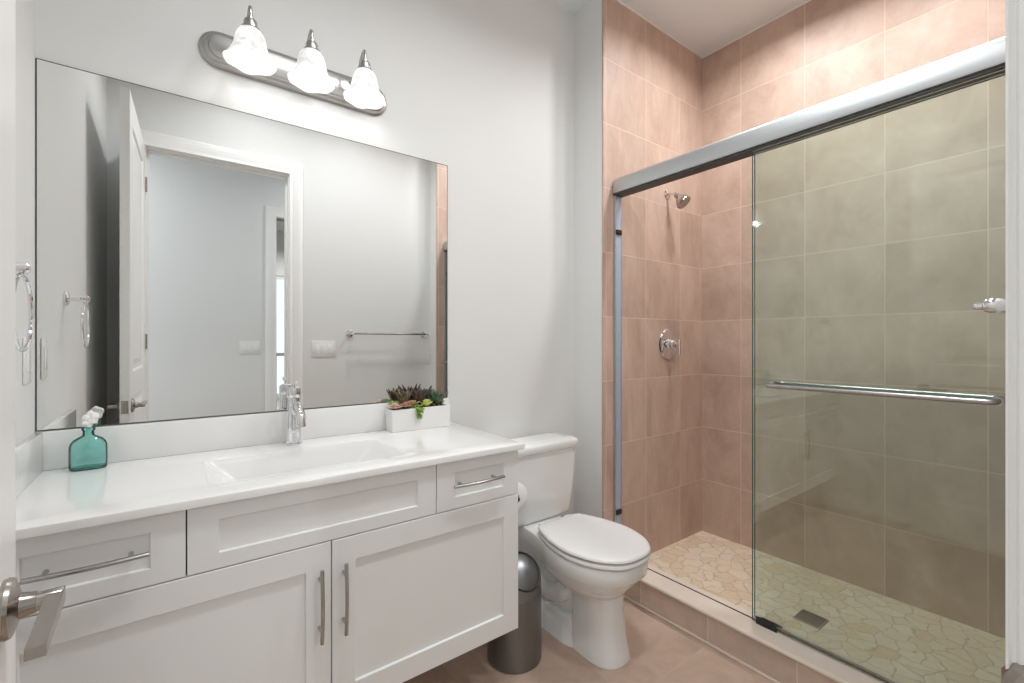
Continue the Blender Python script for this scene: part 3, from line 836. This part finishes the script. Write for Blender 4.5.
# rear trapway, foot and the web between
loft(bm, [level(z, col(yf, hw, yb)) for z, yf, hw, yb in ((.38, 1.36, .085, 1.70), (.26, 1.34, .060, 1.68), (.14, 1.34, .052, 1.67), (.09, 1.34, .06, 1.68))])
loft(bm, [level(z, col(yf, hw, yb)) for z, yf, hw, yb in ((.105, 1.32, .060, 1.70), (.095, 1.32, .080, 1.705), (.05, 1.31, .090, 1.71), (.012, 1.30, .100, 1.715), (.0005, 1.30, .102, 1.716))])
for s in (-1, 1):
    tube(bm, spline([(TX+s*.030, 1.36, .27), (TX+s*.042, 1.40, .215), (TX+s*.046, 1.46, .165), (TX+s*.044, 1.54, .145), (TX+s*.03, 1.62, .19)], 6), [.030]*8+[.043]*17, 16)
part('bowl', bm, M['porcelain'], t, ang=62)
for s in (-1, 1):
    bm = bmesh.new(); lathe(bm, [(.013, .096), (.013, .103), (.010, .111), (.004, .114)], (TX+s*.078, 1.50, 0), 'Z', 18)
    part('bolt_cap', bm, M['seatplastic'], t)
SEAT = [(1.072, 0), (1.077, .052), (1.102, .104), (1.170, .157), (1.275, .184), (1.385, .172), (1.460, .148), (1.500, .132), (1.517, .115), (1.522, .06), (1.522, 0)]
bm = bmesh.new()
loft(bm, [level(z, mod(SEAT, 1.072+d, 1-d*4.5, 1.522-d*.5)) for z, d in ((.4118, .034), (.4125, .005), (.416, 0), (.425, 0), (.4285, .003), (.429, .03))])
part('seat', bm, M['seatplastic'], t, ang=50)
bm = bmesh.new()
loft(bm, [level(z, mod(SEAT, 1.071+d, 1-d*4.5, 1.524-d*.5)) for z, d in ((.4358, .034), (.4365, .005), (.4395, 0), (.446, .001), (.4500, .006), (.4520, .014), (.4540, .04), (.4552, .09))])
part('seat_lid', bm, M['seatplastic'], t, ang=50)
for s in (-1, 1):
    part('seat_hinge', B(TX+s*.075-.022, TX+s*.075+.022, 1.505, 1.545, .4045, .445, bev=.006), M['seatplastic'], t)
def rloop(hx, y0, y1, r, z, bow=.0):
    return [(TX+a, b-bow*(1-(a/hx)**2)*(1 if b < (y0+y1)/2 else 0), z) for a, b in rrect(0, (y0+y1)/2, hx, (y1-y0)/2, r, 8)]
bm = bmesh.new()
loft(bm, [rloop(.155, 1.645, 1.775, .03, .4046), rloop(.187, 1.628, 1.782, .035, .412), rloop(.193, 1.622, 1.784, .035, .43), rloop(.206, 1.606, 1.786, .035, .60), rloop(.211, 1.600, 1.787, .035, .734)])
part('tank', bm, M['porcelain'], t, ang=50)
bm = bmesh.new()
loft(bm, [rloop(.206, 1.598, 1.788, .035, .7345), rloop(.213, 1.590, 1.789, .038, .740), rloop(.216, 1.587, 1.789, .04, .750), rloop(.216, 1.587, 1.789, .04, .768), rloop(.212, 1.591, 1.787, .04, .775), rloop(.203, 1.600, 1.780, .04, .779), rloop(.12, 1.66, 1.74, .03, .782)])
part('tank_lid', bm, M['porcelain'], t, ang=50)
bm = bmesh.new(); lathe(bm, [(.012, TX-.200), (.013, TX-.212), (.008, TX-.218)], (0, 1.68, .69), 'X', 16); tube(bm, [(TX-.217, 1.68, .69), (TX-.221, 1.72, .687), (TX-.221, 1.75, .68)], .006, 10)
part('flush_lever', bm, M['chrome'], t)

# ================================================================ WASTE BIN
wx, wy, wr = 1.094, 1.447, .1075
t = thing('waste_bin', 'brushed steel swing-top waste bin on the floor beside the toilet', 'waste bin', (wx, wy, 0))
bm = bmesh.new()
lathe(bm, [(wr-.004, .0005), (wr, .004), (wr, .262), (wr+.0012, .264), (wr+.0012, .268), (wr, .270)], (wx, wy, 0), 'Z', 48)
part('body', bm, M['steel'], t)
bm = bmesh.new()
prof = [(wr-.001, .2705), (wr-.001, .300)]+[((wr-.001)*math.cos(a), .300+(wr-.001)*math.sin(a)) for a in [PI/2*i/12 for i in range(1, 12)]]
prof.append((.004, .300+wr-.001))
lathe(bm, prof, (wx, wy, 0), 'Z', 48)
lid = part('lid', bm, M['steel'], t)
nd = V((.0, -.71, .70)).normalized(); cc = V((wx, wy, .300)); d0 = .079; rr_ = math.sqrt(wr**2-d0**2)
u_ = nd.cross(V((0, 0, 1))).normalized(); v_ = nd.cross(u_)
bm = bmesh.new(); tube(bm, [cc+nd*(d0+.001)+u_*rr_*math.cos(2*PI*i/48)+v_*rr_*math.sin(2*PI*i/48) for i in range(48)], .0035, 8, closed=True)
part('flap_gasket', bm, M['black'], lid)

# ================================================================ TOILET PAPER
t = thing('toilet_paper_holder', 'small chrome paper holder fixed to the end panel of the vanity', 'holder', (VX1, 1.515, .65))
ty0, ty1, tz = 1.385, 1.487, .649; txc = VX1+.071
bm = bmesh.new()
tube(bm, [(VX1+.0005, ty1+.03, tz), (txc-.012, ty1+.03, tz), (txc, ty1+.022, tz), (txc, ty1+.01, tz), (txc, ty0-.012, tz)], .006, 12)
lathe(bm, [(.010, ty0-.016), (.011, ty0-.012), (.009, ty0-.008)], (txc, 0, tz), 'Y', 18)
part('arm', bm, M['chrome'], t)
bm = bmesh.new(); lathe(bm, [(.02, VX1+.0003), (.02, VX1+.006), (.01, VX1+.009)], (0, ty1+.03, tz), 'X', 20); part('rosette', bm, M['chrome'], t)
t = thing('toilet_paper_roll', 'white toilet paper roll hanging at the end of the vanity cabinet', 'toilet paper', (txc, 1.436, tz))
bm = bmesh.new()
n = 40; R0, R1 = .060, .0205
rg = []
for (r, y) in ((R1, ty0), (R0-.001, ty0), (R0, ty0+.001), (R0, ty1-.001), (R0-.001, ty1), (R1, ty1), (R1, ty0)):
    rg.append([(txc+r*math.cos(2*PI*i/n), y, tz+r*math.sin(2*PI*i/n)) for i in range(n)])
loft(bm, rg, False, False)
part('roll', bm, M['paper'], t, ang=50)
bm = bmesh.new(); lathe(bm, [(.0205, ty0+.002), (.0195, ty0+.002), (.0195, ty1-.002), (.0205, ty1-.002)], (txc, 0, tz), 'Y', 28, False, False)
part('cardboard_core', bm, plain('cardboard', (.45, .36, .27), .9), t)

# ================================================================ SHOWER DOORS
hy0, hy1 = YN+.001, YE-.001
t = thing('shower_door_track', 'rounded silver aluminium header rail with side channels framing the shower opening', 'shower rail', (1.87, .875, .146))
bm = bmesh.new()
hp = [(1.908, 2.0190), (1.908, 2.1010), (1.880, 2.1050), (1.862, 2.1030), (1.850, 2.0970), (1.842, 2.0860), (1.838, 2.0710), (1.8365, 2.0510), (1.8365, 2.0270), (1.839, 2.0200), (1.843, 2.0190)]
def ringat(y, s):
    cx_, cz_ = 1.880, 2.056
    return [(cx_+(a-cx_)*s, y, cz_+(b-cz_)*s if b > cz_ else b) for a, b in hp]
loft(bm, [ringat(hy0, .93), ringat(hy0+.006, .985), ringat(hy0+.014, 1), ringat(hy1-.022, 1), ringat(hy1-.010, .97), ringat(hy1-.003, .87), ringat(hy1, .74)])
part('header', bm, M['alu'], t, ang=30)
bm = bmesh.new(); box(bm, 1.846, 1.904, hy0+.004, hy1-.004, 2.0095, 2.0185)
part('header_shadow_strip', bm, M['shadowdark'], t, smooth=False)  # dark strip painting the shade on the header's underside
for ya, yb, s in ((YE-.022, YE-.0005, 1), (YN+.0005, YN+.022, -1)):
    def ybx(a, b): return (YE-b, YE-a) if s == 1 else (YN+a, YN+b)
    bm = bmesh.new()
    box(bm, 1.850, 1.856, *ybx(.0005, .014), .1375, 2.0185); box(bm, 1.898, 1.902, *ybx(.0005, .014), .1375, 2.0185)
    fl = part('side_channel', bm, M['alu'], t, smooth=False)
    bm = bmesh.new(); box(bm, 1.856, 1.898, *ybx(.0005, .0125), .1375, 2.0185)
    ch = part('side_channel', bm, M['blue_reflection'], t, smooth=False)  # channel face carries the window's blue reflection in its base colour
    for z in (1.822, .357):
        bm = B(1.857, 1.897, *ybx(.0126, .022), z-.013, z+.013, bev=.003)
        part('bumper', bm, M['black'], ch)
bm = bmesh.new(); box(bm, 1.847, 1.853, .785, .862, .1375, .143, bev=.001); box(bm, 1.848, 1.8515, .785, .862, .143, .166, bev=.001)
box(bm, 1.8905, 1.900, .785, .862, .1375, .143, bev=.001)
part('bottom_guide', bm, M['black'], t)
part('sill_strip', B(1.866, 1.8705, hy0+.024, hy1-.024, .1372, .1400), M['shadowdark'], t, smooth=False)  # guide rail, dark colour painting its thin shadow line
def pane(x, y0, y1, label, side):
    g_ = thing('sliding_glass_door', label, 'shower door', (x, (y0+y1)/2, .1405), 'sliding shower door panels')
    bm = B(x-.003, x+.003, y0, y1, .1405, 2.008)
    part('glass_panel', bm, M['glass'], g_, smooth=False)
    bm = bmesh.new(); box(bm, x-.0031, x+.0031, y1, y1+.0012, .1405, 2.008); box(bm, x-.0031, x+.0031, y0-.0012, y0, .1405, 2.008)
    part('glass_edge', bm, M['glass_edge'], g_, smooth=False)
    zb_ = 1.083; bxx = x+side*.048
    bm = bmesh.new()
    tube(bm, spline([(x+side*.004, y1-.075, zb_), (bxx-side*.012, y1-.075, zb_), (bxx, y1-.086, zb_), (bxx, y1-.11, zb_)], 5)[:-1]+[V((bxx, y1-.12, zb_)), V((bxx, y0+.055, zb_))]+spline([(bxx, y0+.045, zb_), (bxx, y0+.024, zb_), (bxx-side*.012, y0+.016, zb_), (x+side*.004, y0+.016, zb_)], 5)[1:], .0085, 14)
    for yy in (y1-.075, y0+.016):
        lathe(bm, [(.013, x-.008), (.013, x-.0035)], (0, yy, zb_), 'X', 18); lathe(bm, [(.013, x+.0035), (.013, x+.008)], (0, yy, zb_), 'X', 18)
    part('towel_bar', bm, M['nickel_lt'], g_)
    return g_
pane(1.857, .190, .879, 'outer clear glass sliding shower panel with a towel bar facing the room', -1)
pane(1.886, .194, .884, 'inner clear glass sliding shower panel with a towel bar facing the tiled wall', 1)

# ---------------------------------------------------------------- shower fittings
sx, sz = 2.322, 2.113
t = thing('showerhead', 'round chrome shower head on a short arm high on the tiled end wall', 'shower head', (sx, YE, sz))
bm = bmesh.new(); lathe(bm, [(.030, YE-.0005), (.029, YE-.004), (.016, YE-.010), (.010, YE-.012)], (sx, 0, sz), 'Y', 28); part('flange', bm, M['chrome'], t)
bm = bmesh.new(); tube(bm, spline([(sx, YE-.008, sz), (sx, YE-.035, sz-.002), (sx, YE-.055, sz-.014), (sx, YE-.068, sz-.028)], 6), .0085, 14); part('arm', bm, M['chrome'], t)
bm = bmesh.new()
lathe(bm, [(.010, .012), (.015, .006), (.016, -.004), (.013, -.010), (.020, -.020), (.032, -.034), (.040, -.050), (.0425, -.060), (.0415, -.067), (.037, -.069), (.020, -.0665)], (0, 0, 0), 'Z', 36)
q = V((.10, -.62, -.72)).normalized().rotation_difference(V((0, 0, -1))).inverted()
bmesh.ops.rotate(bm, verts=bm.verts, cent=(0, 0, 0), matrix=q.to_matrix())
bmesh.ops.translate(bm, verts=bm.verts, vec=(sx, YE-.066, sz-.026))
part('head', bm, M['nickel'], t)
vx, vz = 2.332, 1.234
t = thing('shower_valve', 'round chrome shower valve with lever handle on the tiled end wall below the head', 'shower valve', (vx, YE, vz))
bm = bmesh.new(); lathe(bm, [(.090, YE-.0005), (.090, YE-.004), (.084, YE-.009), (.050, YE-.012), (.040, YE-.014)], (vx, 0, vz), 'Y', 44); part('escutcheon', bm, M['chrome'], t)
bm = bmesh.new(); lathe(bm, [(.034, YE-.013), (.033, YE-.028), (.024, YE-.034), (.023, YE-.050), (.016, YE-.054), (.010, YE-.058), (.010, YE-.078)], (vx, 0, vz), 'Y', 32)
tube(bm, [(vx, YE-.076, vz+.030), (vx, YE-.078, vz-.02), (vx, YE-.076, vz-.062)], [.0075, .008, .006], 12)
part('handle', bm, M['chrome'], t)
# floor drain
t = thing('shower_drain', 'square metal grate drain set in the pebble shower floor', 'drain', (2.21, .80, .05))
bm = bmesh.new(); box(bm, 2.158, 2.262, .748, .852, .0502, .0535, bev=.001); part('frame', bm, M['nickel_lt'], t)
bm = bmesh.new()
for i in range(12):
    for j in range(12):
        x = 2.168+i*.0077; y = .758+j*.0077
        box(bm, x, x+.0047, y, y+.0047, .0536, .0539)
o = part('grate_holes', bm, M['black'], t, smooth=False)
